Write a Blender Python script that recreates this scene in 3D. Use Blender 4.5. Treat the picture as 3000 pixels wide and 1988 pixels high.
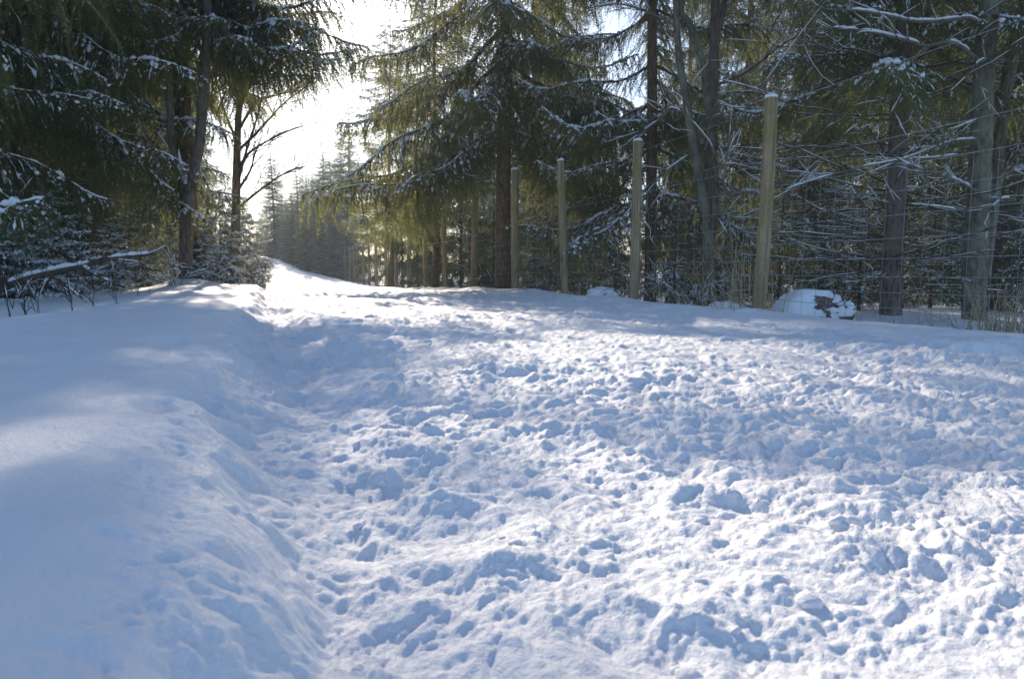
import bpy, math, random
import numpy as np
from mathutils import Vector, Matrix, Euler

for o in list(bpy.data.objects):
    bpy.data.objects.remove(o)
SC = bpy.context.scene
COL = SC.collection
R = math.radians

# ---------------------------------------------------------------- camera, sky, sun, exposure
CAM_Z = 0.46
PITCH = 5.8
cam_d = bpy.data.cameras.new('camera')
cam = bpy.data.objects.new('camera', cam_d)
COL.objects.link(cam)
cam.location = (0, 0, CAM_Z)
cam.rotation_euler = (R(90 - PITCH), 0, 0)
cam_d.sensor_width = 36
cam_d.lens = 24
cam_d.clip_start = 0.03
cam_d.clip_end = 3000
cam_d.dof.use_dof = True
cam_d.dof.focus_distance = 3.0
cam_d.dof.aperture_fstop = 8.0
SC.camera = cam

SUN_AZ = -17.0          # degrees left of the camera heading (+Y)
SUN_EL = 25.0
world = bpy.data.worlds.new('World')
SC.world = world
world.use_nodes = True
wn = world.node_tree
bg = wn.nodes['Background']
sky = wn.nodes.new('ShaderNodeTexSky')
sky.sky_type = 'NISHITA'
sky.sun_disc = False
sky.sun_elevation = R(SUN_EL)
sky.sun_rotation = R(SUN_AZ)
sky.air_density = 1.0
sky.dust_density = 1.0
sky.ozone_density = 4.0
wn.links.new(sky.outputs[0], bg.inputs[0])
bg.inputs[1].default_value = 0.108

sun_d = bpy.data.lights.new('sun', 'SUN')
sun_d.energy = 3.9
sun_d.angle = R(0.6)
sun_d.color = (1.0, 0.85, 0.68)
sun = bpy.data.objects.new('sun', sun_d)
COL.objects.link(sun)
to_sun = Vector((math.sin(R(SUN_AZ)) * math.cos(R(SUN_EL)), math.cos(R(SUN_AZ)) * math.cos(R(SUN_EL)), math.sin(R(SUN_EL))))
sun.rotation_euler = to_sun.to_track_quat('Z', 'Y').to_euler()
sun.location = to_sun * 60

SC.view_settings.view_transform = 'Standard'
SC.view_settings.look = 'None'
SC.view_settings.gamma = 1.0
SC.view_settings.use_curve_mapping = False
SC.view_settings.exposure = 0.92
SC.render.engine = 'CYCLES'
SC.cycles.use_denoising = True
SC.cycles.max_bounces = 6
SC.cycles.diffuse_bounces = 3
SC.cycles.transmission_bounces = 4
SC.cycles.volume_bounces = 0
SC.cycles.transparent_max_bounces = 4
SC.cycles.sample_clamp_indirect = 6

# ---------------------------------------------------------------- small helpers
rng = np.random.default_rng(7)
random.seed(7)


def link(o, parent=None):
    COL.objects.link(o)
    if parent is not None:
        o.parent = parent
    return o


def tag(o, label=None, cat=None, group=None, kind=None):
    if label:
        o['label'] = label
    if cat:
        o['category'] = cat
    if group:
        o['group'] = group
    if kind:
        o['kind'] = kind
    return o


def thing(name, label, cat, loc=(0, 0, 0), rz=0.0, group=None):
    o = bpy.data.objects.new(name, None)
    o.empty_display_size = 0.2
    o.location = loc
    o.rotation_euler = (0, 0, rz)
    link(o)
    return tag(o, label, cat, group)


def make_mesh(name, pieces, mats, smooth=True):
    """pieces: list of (V (n,3), F (m,3|4), material index)"""
    vs, loops, starts, totals, mi = [], [], [], [], []
    nv = nl = 0
    for V, F, m in pieces:
        V = np.asarray(V, float).reshape(-1, 3)
        F = np.asarray(F, np.int64)
        if len(V) == 0 or len(F) == 0:
            continue
        k = F.shape[1]
        vs.append(V)
        loops.append((F + nv).ravel())
        starts.append(nl + np.arange(len(F)) * k)
        totals.append(np.full(len(F), k))
        mi.append(np.full(len(F), m))
        nv += len(V)
        nl += F.size
    me = bpy.data.meshes.new(name)
    V = np.concatenate(vs)
    L = np.concatenate(loops)
    S = np.concatenate(starts)
    T = np.concatenate(totals)
    M = np.concatenate(mi)
    me.vertices.add(len(V))
    me.vertices.foreach_set('co', V.astype(np.float32).ravel())
    me.loops.add(len(L))
    me.loops.foreach_set('vertex_index', L.astype(np.int32))
    me.polygons.add(len(S))
    me.polygons.foreach_set('loop_start', S.astype(np.int32))
    me.polygons.foreach_set('loop_total', T.astype(np.int32))
    me.polygons.foreach_set('material_index', M.astype(np.int32))
    me.polygons.foreach_set('use_smooth', np.full(len(S), smooth))
    for m in mats:
        me.materials.append(m)
    me.update(calc_edges=True)
    return me


def obj(name, me, parent=None, loc=None, rot=None, scale=None):
    o = bpy.data.objects.new(name, me)
    if loc is not None:
        o.location = loc
    if rot is not None:
        o.rotation_euler = rot
    if scale is not None:
        o.scale = scale if hasattr(scale, '__len__') else (scale,) * 3
    return link(o, parent)


def norm(a):
    return a / np.maximum(np.linalg.norm(a, axis=-1, keepdims=True), 1e-9)


def tangents(P):
    T = np.empty_like(P)
    T[:, 1:-1] = P[:, 2:] - P[:, :-2]
    T[:, 0] = P[:, 1] - P[:, 0]
    T[:, -1] = P[:, -1] - P[:, -2]
    return norm(T)


def frames(P):
    T = tangents(P)
    up = np.zeros_like(T)
    up[..., 2] = 1
    steep = np.abs(T[..., 2]) > 0.92
    up[steep] = (0.0, 1.0, 0.0)
    A = norm(np.cross(T, up))
    B = np.cross(A, T)
    return T, A, B


def tubes(P, Rr, sides=5, cap=False):
    """P (N,K,3), Rr (N,K) -> verts, quads"""
    P = np.asarray(P, float)
    Rr = np.asarray(Rr, float)
    N, K, _ = P.shape
    T, A, B = frames(P)
    if K > 2:                                   # keep one frame for the steep ones so that the tube does not twist
        pass
    ang = np.arange(sides) / sides * 2 * np.pi
    ring = A[:, :, None] * np.cos(ang)[None, None, :, None] + B[:, :, None] * np.sin(ang)[None, None, :, None]
    V = P[:, :, None] + ring * Rr[:, :, None, None]
    idx = np.arange(N * K * sides).reshape(N, K, sides)
    nx = np.roll(idx, -1, axis=2)
    F = np.stack([idx[:, :-1], nx[:, :-1], nx[:, 1:], idx[:, 1:]], -1).reshape(-1, 4)
    return V.reshape(-1, 3), F


def snow_strips(P, W, lift, hgt=0.75, sides=6):
    """lumpy snow lying along the top of branches"""
    P = np.asarray(P, float)
    N, K, _ = P.shape
    T, A, B = frames(P)
    ang = np.arange(sides) / sides * 2 * np.pi
    ring = A[:, :, None] * np.cos(ang)[None, None, :, None] + B[:, :, None] * (np.sin(ang) * hgt)[None, None, :, None]
    C = P + B * (lift + W * hgt * 0.55)[..., None]
    V = C[:, :, None] + ring * W[:, :, None, None]
    idx = np.arange(N * K * sides).reshape(N, K, sides)
    nx = np.roll(idx, -1, axis=2)
    F = np.stack([idx[:, :-1], nx[:, :-1], nx[:, 1:], idx[:, 1:]], -1).reshape(-1, 4)
    return V.reshape(-1, 3), F


def resample(P, a, b, K):
    """P (N,k,3), a,b (N,) in 0..1 -> (N,K,3)"""
    N, k, _ = P.shape
    t = a[:, None] + (b - a)[:, None] * np.linspace(0, 1, K)[None]
    x = t * (k - 1)
    i = np.clip(np.floor(x).astype(int), 0, k - 2)
    f = (x - i)[..., None]
    n = np.arange(N)[:, None]
    return P[n, i] * (1 - f) + P[n, i + 1] * f


def smooth_line(pts, n):
    """Catmull-Rom through pts, n samples"""
    p = np.asarray(pts, float)
    p = np.vstack([2 * p[0] - p[1], p, 2 * p[-1] - p[-2]])
    m = len(p) - 3
    t = np.linspace(0, m, n)
    i = np.clip(np.floor(t).astype(int), 0, m - 1)
    f = (t - i)[:, None]
    p0, p1, p2, p3 = p[i], p[i + 1], p[i + 2], p[i + 3]
    return 0.5 * (2 * p1 + (p2 - p0) * f + (2 * p0 - 5 * p1 + 4 * p2 - p3) * f ** 2 + (3 * p1 - p0 - 3 * p2 + p3) * f ** 3)


def hash2(ix, iy, seed):
    with np.errstate(over='ignore'):
        h = ix.astype(np.uint32) * np.uint32(374761393) + iy.astype(np.uint32) * np.uint32(668265263) + np.uint32((seed * 974711 + 12345) & 0xffffffff)
        h = (h ^ (h >> np.uint32(13))) * np.uint32(1274126177)
        h = h ^ (h >> np.uint32(16))
    return h.astype(np.float64) / 4294967295.0


def vnoise(x, y, seed=0):
    fx, fy = np.floor(x), np.floor(y)
    ix, iy = fx.astype(np.int64), fy.astype(np.int64)
    u, v = x - fx, y - fy
    u = u * u * u * (u * (u * 6 - 15) + 10)
    v = v * v * v * (v * (v * 6 - 15) + 10)
    a = hash2(ix, iy, seed)
    b = hash2(ix + 1, iy, seed)
    c = hash2(ix, iy + 1, seed)
    d = hash2(ix + 1, iy + 1, seed)
    return (a * (1 - u) + b * u) * (1 - v) + (c * (1 - u) + d * u) * v * 1.0


def fbm(x, y, seed=0, octaves=3, gain=0.5):
    s = 0
    amp = 1.0
    tot = 0
    for k in range(octaves):
        c, sn = math.cos(0.7 * k + seed), math.sin(0.7 * k + seed)
        s = s + amp * (vnoise((x * c - y * sn) * 2 ** k, (x * sn + y * c) * 2 ** k, seed + 31 * k) * 2 - 1)
        tot += amp
        amp *= gain
    return s / tot


def sstep(a, b, x):
    t = np.clip((x - a) / (b - a), 0, 1)
    return t * t * (3 - 2 * t)


# ---------------------------------------------------------------- materials
def new_mat(name):
    m = bpy.data.materials.new(name)
    m.use_nodes = True
    nt = m.node_tree
    return m, nt, nt.nodes, nt.links, nt.nodes['Principled BSDF']


def ramp(N, stops):
    r = N.new('ShaderNodeValToRGB')
    el = r.color_ramp.elements
    while len(el) < len(stops):
        el.new(0.5)
    for e, (p, c) in zip(el, stops):
        e.position = p
        e.color = (*c, 1)
    return r


def noise(N, L, scale, detail=4, vec=None, rough=0.55):
    n = N.new('ShaderNodeTexNoise')
    n.inputs['Scale'].default_value = scale
    n.inputs['Detail'].default_value = detail
    n.inputs['Roughness'].default_value = rough
    if vec is not None:
        L.new(vec, n.inputs['Vector'])
    return n


def mat_snow(name, bump1=60, bump2=320, strength=0.25, dist=0.01):
    m, nt, N, L, b = new_mat(name)
    tc = N.new('ShaderNodeTexCoord')
    n0 = noise(N, L, 3.0, 4, tc.outputs['Object'])
    r = ramp(N, [(0.3, (0.83, 0.86, 0.90)), (0.7, (0.90, 0.91, 0.93))])
    L.new(n0.outputs['Fac'], r.inputs['Fac'])
    L.new(r.outputs['Color'], b.inputs['Base Color'])
    b.inputs['Roughness'].default_value = 0.55
    b.inputs['Specular IOR Level'].default_value = 0.25
    n1 = noise(N, L, bump1, 5, tc.outputs['Object'], 0.65)
    n2 = noise(N, L, bump2, 3, tc.outputs['Object'], 0.7)
    ad = N.new('ShaderNodeMath')
    ad.operation = 'MULTIPLY_ADD'
    ad.inputs[1].default_value = 0.35
    L.new(n2.outputs['Fac'], ad.inputs[0])
    L.new(n1.outputs['Fac'], ad.inputs[2])
    bp = N.new('ShaderNodeBump')
    bp.inputs['Strength'].default_value = strength
    bp.inputs['Distance'].default_value = dist
    L.new(ad.outputs[0], bp.inputs['Height'])
    L.new(bp.outputs['Normal'], b.inputs['Normal'])
    return m


def mat_bark(name, dark, light, algae=None, scale=24.0, stretch=0.25):
    m, nt, N, L, b = new_mat(name)
    tc = N.new('ShaderNodeTexCoord')
    mp = N.new('ShaderNodeMapping')
    mp.inputs['Scale'].default_value = (1, 1, stretch)
    L.new(tc.outputs['Object'], mp.inputs['Vector'])
    n1 = noise(N, L, scale, 8, mp.outputs[0], 0.7)
    r = ramp(N, [(0.36, dark), (0.62, light)])
    L.new(n1.outputs['Fac'], r.inputs['Fac'])
    out = r.outputs['Color']
    if algae:
        n2 = noise(N, L, 2.2, 5, tc.outputs['Object'], 0.6)
        r2 = ramp(N, [(0.48, (0, 0, 0)), (0.66, (1, 1, 1))])
        L.new(n2.outputs['Fac'], r2.inputs['Fac'])
        mx = N.new('ShaderNodeMix')
        mx.data_type = 'RGBA'
        L.new(r2.outputs['Color'], mx.inputs['Factor'])
        L.new(out, mx.inputs['A'])
        mx.inputs['B'].default_value = (*algae, 1)
        out = mx.outputs['Result']
    L.new(out, b.inputs['Base Color'])
    b.inputs['Roughness'].default_value = 0.9
    b.inputs['Specular IOR Level'].default_value = 0.15
    bp = N.new('ShaderNodeBump')
    bp.inputs['Strength'].default_value = 0.8
    bp.inputs['Distance'].default_value = 0.03
    L.new(n1.outputs['Fac'], bp.inputs['Height'])
    L.new(bp.outputs['Normal'], b.inputs['Normal'])
    return m


def mat_needles(name, dark, light, trans, tfac=0.45):
    m, nt, N, L, b = new_mat(name)
    N.remove(b)
    out = N['Material Output']
    tc = N.new('ShaderNodeTexCoord')
    oi = N.new('ShaderNodeObjectInfo')
    mp = N.new('ShaderNodeMapping')
    mp.inputs['Scale'].default_value = (1, 1, 0.3)
    L.new(tc.outputs['Object'], mp.inputs['Vector'])
    n1 = noise(N, L, 9.0, 5, mp.outputs[0], 0.75)
    ad = N.new('ShaderNodeMath')
    ad.operation = 'MULTIPLY_ADD'
    ad.inputs[1].default_value = 0.35
    ad.inputs[2].default_value = -0.17
    L.new(oi.outputs['Random'], ad.inputs[0])
    ad2 = N.new('ShaderNodeMath')
    L.new(ad.outputs[0], ad2.inputs[0])
    L.new(n1.outputs['Fac'], ad2.inputs[1])
    r = ramp(N, [(0.3, dark), (0.72, light)])
    L.new(ad2.outputs[0], r.inputs['Fac'])
    d = N.new('ShaderNodeBsdfDiffuse')
    L.new(r.outputs['Color'], d.inputs['Color'])
    t = N.new('ShaderNodeBsdfTranslucent')
    rt = ramp(N, [(0.25, tuple(c * 0.6 for c in trans)), (0.8, trans)])
    L.new(ad2.outputs[0], rt.inputs['Fac'])
    L.new(rt.outputs['Color'], t.inputs['Color'])
    mx = N.new('ShaderNodeMixShader')
    mx.inputs[0].default_value = tfac
    L.new(d.outputs[0], mx.inputs[1])
    L.new(t.outputs[0], mx.inputs[2])
    L.new(mx.outputs[0], out.inputs['Surface'])
    return m


def mat_plain(name, c1, c2, scale=20, rough=0.85):
    m, nt, N, L, b = new_mat(name)
    tc = N.new('ShaderNodeTexCoord')
    n1 = noise(N, L, scale, 5, tc.outputs['Object'], 0.65)
    r = ramp(N, [(0.35, c1), (0.65, c2)])
    L.new(n1.outputs['Fac'], r.inputs['Fac'])
    L.new(r.outputs['Color'], b.inputs['Base Color'])
    b.inputs['Roughness'].default_value = rough
    b.inputs['Specular IOR Level'].default_value = 0.2
    return m


M_SNOW = mat_snow('ground_snow', 70, 300, 0.55, 0.012)
M_BSNOW = mat_snow('branch_snow', 40, 160, 0.3, 0.01)
M_BARK = mat_bark('spruce_bark', (0.06, 0.04, 0.026), (0.22, 0.155, 0.10), None)
M_BARK2 = mat_bark('red_bark', (0.07, 0.055, 0.045), (0.26, 0.205, 0.17), (0.20, 0.19, 0.15))
M_BARK3 = mat_bark('mossy_bark', (0.075, 0.065, 0.047), (0.27, 0.24, 0.18), (0.27, 0.28, 0.20), 30)
M_POST = mat_bark('weathered_post', (0.20, 0.145, 0.08), (0.52, 0.40, 0.25), (0.27, 0.24, 0.085), 38, 0.04)
M_TWIG = mat_plain('dead_twig', (0.06, 0.045, 0.032), (0.15, 0.115, 0.085))
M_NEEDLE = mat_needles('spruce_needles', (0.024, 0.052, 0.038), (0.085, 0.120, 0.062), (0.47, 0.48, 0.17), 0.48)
M_NEEDLE2 = mat_needles('shaded_needles', (0.016, 0.034, 0.026), (0.058, 0.084, 0.050), (0.27, 0.31, 0.14), 0.38)  # darker, less translucent needle copy; the wood's inner shade put into its colour
M_WIRE = mat_plain('galvanised_wire', (0.20, 0.23, 0.25), (0.36, 0.39, 0.41), 30, 0.6)
M_GRASS = mat_plain('dry_grass', (0.34, 0.26, 0.15), (0.58, 0.47, 0.30), 8)
M_WEED = mat_plain('dark_weed', (0.05, 0.035, 0.025), (0.13, 0.09, 0.06), 12)
M_STONE = mat_plain('dark_stone', (0.04, 0.034, 0.03), (0.19, 0.155, 0.125), 14)
M_LEAF = mat_plain('withered_leaf', (0.20, 0.07, 0.035), (0.36, 0.17, 0.09), 15)

# ---------------------------------------------------------------- ground
YK = [-60, 0, 3, 8, 11, 16, 22, 35, 45, 60, 80, 120, 400]
ZPATH = [0.06, 0.06, 0.06, 0.075, 0.09, 0.0, -0.17, -0.30, 0.20, 1.4, 2.6, 4.2, 9.0]
XLY = [-60, 0, 10, 35, 45, 60, 80, 120, 400]
XLV = [21.9, -0.01, -3.63, -12.7, -17.4, -25.0, -37.0, -64, -260]
XRY = [-60, 0, 22, 30, 35, 45, 60, 80, 120, 400]
XRV = [22.5, 3.3, -3.74, -7.2, -9.7, -14.1, -21.2, -32.5, -58, -250]
COSP = 0.94


def edge_left(Y):
    return np.interp(Y, XLY, XLV)


def edge_right(Y):
    return np.interp(Y, XRY, XRV)


def base_z(X, Y):
    """the ground without its fine relief"""
    X = np.asarray(X, float)
    Y = np.asarray(Y, float)
    zp = np.interp(Y, YK, ZPATH)
    l = (edge_left(Y) - X) * COSP
    r = (X - edge_right(Y)) * COSP
    wob = 0.5 + 0.5 * fbm(X * 0.45, Y * 0.45, 5, 2)
    zl = np.interp(l, [0, 0.05, 0.14, 0.42, 1.0, 1.7, 2.6, 5, 9, 20, 200], [0, 0.026, 0.090, 0.122, 0.145, 0.07, 0.06, 0.20, 0.40, 0.7, 1.5])
    zr = np.interp(r, [0, 0.12, 0.3, 0.5, 0.85, 1.3, 2.2, 5, 20, 200], [0, 0.025, 0.05, 0.055, -0.05, -0.16, -0.26, -0.30, -0.3, -0.3])
    far = sstep(30, 45, Y) * sstep(0.5, 6, r)
    zlow = np.interp(Y, [30, 60, 120, 400], [-0.55, -0.6, 0.2, 3.0])
    z = zp + np.where(l > 0, zl * (0.75 + 0.5 * wob), 0) + np.where(r > 0, zr, 0)
    z = z * (1 - far) + zlow * far
    off = np.maximum(l, r)
    z = z + fbm(X * 0.22, Y * 0.22, 11, 3) * 0.12 * sstep(1.6, 5, off)
    return z


def gz(x, y):
    return float(base_z(np.array([x]), np.array([y]))[0])


def px_point(x, y, Y):
    """authoring aid: the world point at depth Y (m) seen at (x, y) of the 2366x1568 view"""
    d = Vector(((x - 1183) / 1577, 1.0, -(y - 784) / 1577))
    c, s = math.cos(R(PITCH)), math.sin(R(PITCH))
    w = Vector((d.x, d.y * c + d.z * s, -d.y * s + d.z * c))
    w *= Y / w.y
    return np.array((w.x, w.y, w.z + CAM_Z))


def ground_hit(x, y, zg):
    d = px_point(x, y, 1.0) - np.array((0, 0, CAM_Z))
    t = (zg - CAM_Z) / d[2]
    return d[0] * t, d[1] * t


NU, NR = 900, 660
us = np.concatenate([-np.geomspace(4, 1.3, 26)[:-1], np.linspace(-1.3, 1.3, NU), np.geomspace(1.3, 4, 26)[1:]])
ys = np.concatenate([np.linspace(-20, 0.0, 22)[:-1], np.linspace(0.0, 0.38, 24)[:-1], np.geomspace(0.38, 15, NR)[:-1], np.geomspace(15, 300, 140)])
GY, GU = np.meshgrid(ys, us, indexing='ij')
GX = GU * (np.maximum(GY, 0.3) + 0.12 + 3.0 * np.clip(-GY, 0, 20) * 0)
wx = GX + 0.035 * fbm(GX * 7, GY * 7, 3, 3)
wy = GY + 0.035 * fbm(GX * 7, GY * 7, 4, 3)
GZ = base_z(GX + 0.11 * fbm(GX * 1.9, GY * 1.9, 21, 3) + 0.035 * fbm(GX * 11, GY * 11, 22, 2), GY)
LL = (edge_left(GY) - GX) * COSP
RR = (GX - edge_right(GY)) * COSP
inpath = np.minimum(sstep(0.30, -0.05, LL), sstep(0.5, -0.1, RR))
edge = sstep(0.28, 0.10, LL) * sstep(-0.3, 0.1, LL)
near = sstep(60, 14, GY) * (0.62 + 0.38 * sstep(0.5, 2.2, GY))
# churned snow of the path: billows and crumbs
bil = fbm(wx * 4.2, wy * 4.2, 41, 2) * 0.016 + fbm(wx * 9.5, wy * 9.5, 48, 2) * 0.0118
bil2 = np.abs(fbm(wx * 19, wy * 19, 42, 2)) * 0.015
crm = fbm(wx * 30, wy * 30, 43, 3) * 0.0085 + np.abs(fbm(wx * 60, wy * 60, 47, 2)) * 0.0065 + fbm(wx * 120, wy * 120, 44, 2) * 0.0034
broad = fbm(GX * 1.7, GY * 1.7, 45, 2) * 0.018
tramp = 0.55 + 0.75 * sstep(0.35, 0.65, vnoise(GX * 0.9, GY * 0.9, 46))
GZ += inpath * near * ((bil + bil2 - 0.003) * tramp + crm + broad)
# smooth banks: dunes, drift ripples, a few crumbs near the broken edge
out = 1 - inpath
GZ += out * (fbm(GX * 0.9, GY * 0.7, 51, 3) * 0.028 + fbm(GX * 5, GY * 2.5, 52, 2) * 0.0022 + fbm(GX * 30, GY * 22, 53, 2) * 0.0007)
GZ -= 0.035 * np.exp(-((LL + 0.13) / 0.10) ** 2) * near * (0.5 + vnoise(GX * 2.5, GY * 2.5, 73))
GZ += edge * near * (np.abs(fbm(wx * 15, wy * 15, 54, 3)) * 0.024 - 0.004 + fbm(wx * 45, wy * 45, 55, 2) * 0.004)


def press(cx, cy, ang, ln, wd, dep, rim, rough=0.25):
    """a print trodden into the snow: a sole-shaped hollow with a pushed-up rim"""
    rad = ln * 1.5
    i0, i1 = np.searchsorted(ys, [cy - rad, cy + rad])
    if i1 <= i0:
        return
    sc_ = max(cy, 0.3) + 0.12
    sc0, sc1 = max(cy - rad, 0.3) + 0.12, max(cy + rad, 0.3) + 0.12
    ulo = min((cx - rad) / sc0, (cx - rad) / sc1)
    uhi = max((cx + rad) / sc0, (cx + rad) / sc1)
    j0, j1 = np.searchsorted(us, [ulo, uhi])
    if j1 <= j0:
        return
    x = wx[i0:i1, j0:j1] - cx
    y = wy[i0:i1, j0:j1] - cy
    c, s = math.cos(ang), math.sin(ang)
    a = (x * c + y * s) / (ln / 2)
    b = (-x * s + y * c) / (wd / 2)
    b = b * (1 + 0.25 * a)
    d = (np.abs(a) ** 2.6 + np.abs(b) ** 2.2) ** (1 / 2.4)
    hole = sstep(1.35, 0.3, d)
    ridge = np.exp(-((d - 1.35) / 0.28) ** 2)
    heel = 0.8 + 0.2 * np.cos(a * 3.0)
    GZ[i0:i1, j0:j1] += -dep * hole * heel + rim * ridge * (0.5 + rough * 2 * vnoise(x * 30, y * 30, 9))


PD = math.atan2(1.0, -0.345)
prs = random.Random(3)
for k in range(1500):
    y = 0.42 + 14 * prs.random() ** 1.15
    xl, xr = float(edge_left(y)), float(edge_right(y))
    x = xl + 0.05 + (xr - xl + 0.1) * prs.random()
    if abs(x) > 1.2 * y + 0.5:
        continue
    press(x, y, PD + prs.gauss(0, 0.35) + (math.pi if prs.random() < 0.5 else 0), prs.uniform(0.2, 0.3), prs.uniform(0.08, 0.115), prs.uniform(0.002, 0.012), prs.uniform(0.001, 0.005))
# the row of deep boot holes along the foot of the left bank
for (px, py, ln, wd, dp, rm) in ((790, 1420, 0.27, 0.12, 0.05, 0.018), (850, 1120, 0.25, 0.12, 0.05, 0.022), (1000, 1200, 0.25, 0.12, 0.04, 0.02), (700, 905, 0.30, 0.13, 0.05, 0.02), (1010, 1500, 0.22, 0.11, 0.04, 0.022),
                                 (640, 860, 0.28, 0.12, 0.045, 0.02), (960, 1020, 0.25, 0.11, 0.03, 0.016), (650, 770, 0.3, 0.13, 0.05, 0.02), (1330, 1420, 0.27, 0.12, 0.035, 0.02), (1560, 1500, 0.26, 0.12, 0.04, 0.02), (1700, 1200, 0.27, 0.12, 0.03, 0.018)):
    gx, gy = ground_hit(px, py, 0.06)
    press(gx, gy, PD + prs.gauss(0, 0.25), ln, wd, dp * 0.38, rm * 0.4)
# soft hollows on the untouched left bank, half filled by fresh snow
for (px, py, ln, wd, dp) in ((345, 915, 0.2, 0.1, 0.045), (375, 778, 0.3, 0.15, 0.04), (430, 880, 0.16, 0.08, 0.025), (120, 830, 0.6, 0.25, 0.05), (335, 835, 0.16, 0.1, 0.02), (445, 803, 0.2, 0.1, 0.025), (540, 1160, 0.05, 0.03, 0.012),
                             (565, 1045, 0.05, 0.03, 0.012), (540, 990, 0.05, 0.03, 0.01), (480, 1240, 0.06, 0.035, 0.012), (548, 1300, 0.07, 0.04, 0.014), (590, 1400, 0.1, 0.05, 0.02)):
    gx, gy = ground_hit(px, py, 0.19)
    press(gx, gy, PD + prs.gauss(0, 0.4), ln, wd, dp * (0.2 if ln < 0.12 else 0.65), dp * 0.08)
# old, snowed-in steps on the right shoulder
for k in range(34):
    y = prs.uniform(2.2, 11)
    x = float(edge_right(y)) + prs.uniform(-0.25, 0.45)
    press(x, y, PD + prs.gauss(0, 0.5), prs.uniform(0.24, 0.36), prs.uniform(0.13, 0.2), prs.uniform(0.02, 0.05), 0.012)
gx, gy = ground_hit(2260, 800, 0.12)
GZ += 0.06 * np.exp(-(((GX - gx) / 0.35) ** 2 + ((GY - gy - 0.3) / 0.25) ** 2))

GZ += 0.16 * (np.abs(fbm(GX * 1.25, GY * 1.25, 72, 3)) * 1.6 - 0.2) * sstep(2.0, 3.6, LL) * sstep(45, 15, GY)
for (px, Y, h, w) in ((1166, 14.4, .1, .5), (1496, 12.6, .08, .35), (2050, 8.6, .07, .32), (2258, 7.8, .08, .42), (1622, 10.4, .08, .35), (1630, 12, .07, .35), (445, 12.5, .1, .4), (428, 11.4, .12, .42), (545, 16.5, .12, .4), (75, 9.3, .08, .35), (250, 12.2, .08, .35)):
    X0 = (px - 1183) / 1577 * Y
    GZ += h * np.exp(-((GX - X0) ** 2 + (GY - Y) ** 2) / w ** 2) * (0.7 + 0.6 * vnoise(GX * 3, GY * 3, 71))
nr, nc = GX.shape
vid = np.arange(nr * nc).reshape(nr, nc)
quad = np.stack([vid[:-1, :-1], vid[:-1, 1:], vid[1:, 1:], vid[1:, :-1]], -1).reshape(-1, 4)
VG = np.stack([GX, GY, GZ], -1).reshape(-1, 3)
lc = ((edge_left(GY) - GX + 0.05 * fbm(GX * 3, GY * 3, 61, 2)) < 0.08) & ((GX - edge_right(GY) + 0.08 * fbm(GX * 3, GY * 3, 62, 2)) < 0.1)
qp = lc.reshape(-1)[quad].sum(1) >= 3


def sub_mesh(name, mask):
    F = quad[mask]
    used, inv = np.unique(F, return_inverse=True)
    return make_mesh(name, [(VG[used], inv.reshape(-1, 4), 0)], [M_SNOW])


tag(obj('path', sub_mesh('path', qp)), kind='structure')
tag(obj('ground', sub_mesh('ground', ~qp)), kind='structure')

# frosty air
hm = bpy.data.materials.new('haze')
hm.use_nodes = True
hn = hm.node_tree.nodes
hn.remove(hn['Principled BSDF'])
pv_ = hn.new('ShaderNodeVolumePrincipled')
pv_.inputs['Color'].default_value = (0.80, 0.90, 1.0, 1)
pv_.inputs['Density'].default_value = 0.0026
pv_.inputs['Anisotropy'].default_value = 0.15
hm.node_tree.links.new(pv_.outputs[0], hn['Material Output'].inputs['Volume'])
hx, hy0, hy1, hz0, hz1 = 1260, -24, 306, float(GZ.min()) - 1.0, float(GZ.max()) + 21.5
HV = np.array([(x, y, z) for x in (-hx, hx) for y in (hy0, hy1) for z in (hz0, hz1)])
HF = np.array([(0, 1, 3, 2), (4, 6, 7, 5), (0, 4, 5, 1), (2, 3, 7, 6), (0, 2, 6, 4), (1, 5, 7, 3)])
tag(obj('haze', make_mesh('haze', [(HV, HF, 0)], [hm], smooth=False)), kind='stuff')

# loose lumps of snow kicked up on the path
ico = bpy.data.meshes.new('lump')
import bmesh
bm = bmesh.new()
bmesh.ops.create_icosphere(bm, subdivisions=2, radius=1)
IV = np.array([v.co[:] for v in bm.verts])
IF = np.array([[v.index for v in f.verts] for f in bm.faces])
bm.free()
pv, pf = [], []
n0 = 0


def micro_z(x, y):
    i = min(max(np.searchsorted(ys, y), 1), nr - 1)
    j = min(max(np.searchsorted(us, x / (max(y, 0.3) + 0.12)), 1), nc - 1)
    return GZ[i, j]


for k in range(260):
    y = 0.5 + 4 * prs.random() ** 1.7
    xl, xr = float(edge_left(y)), float(edge_right(y))
    x = xl + (xr - xl) * prs.random() ** 1.1
    if abs(x) > 0.8 * y + 0.2:
        continue
    s = prs.uniform(0.004, 0.012) * (1.6 if prs.random() < 0.08 else 1)
    ph = prs.random() * 50
    d = 1 + 0.7 * (vnoise(IV[:, 0] * 1.7 + ph, IV[:, 1] * 1.7 + IV[:, 2] * 1.3, 5) - 0.5)
    v = IV * d[:, None] * s * np.array((prs.uniform(0.8, 1.4), prs.uniform(0.8, 1.4), prs.uniform(0.6, 0.9)))
    pv.append(v + np.array((x, y, micro_z(x, y) - s * 0.1)))
    pf.append(IF + n0)
    n0 += len(IV)
tag(obj('snow_lumps', make_mesh('snow_lumps', [(np.concatenate(pv), np.concatenate(pf), 0)], [M_SNOW])), 'loose crumbs of snow strewn over the trodden path', 'snow', kind='stuff')


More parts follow.
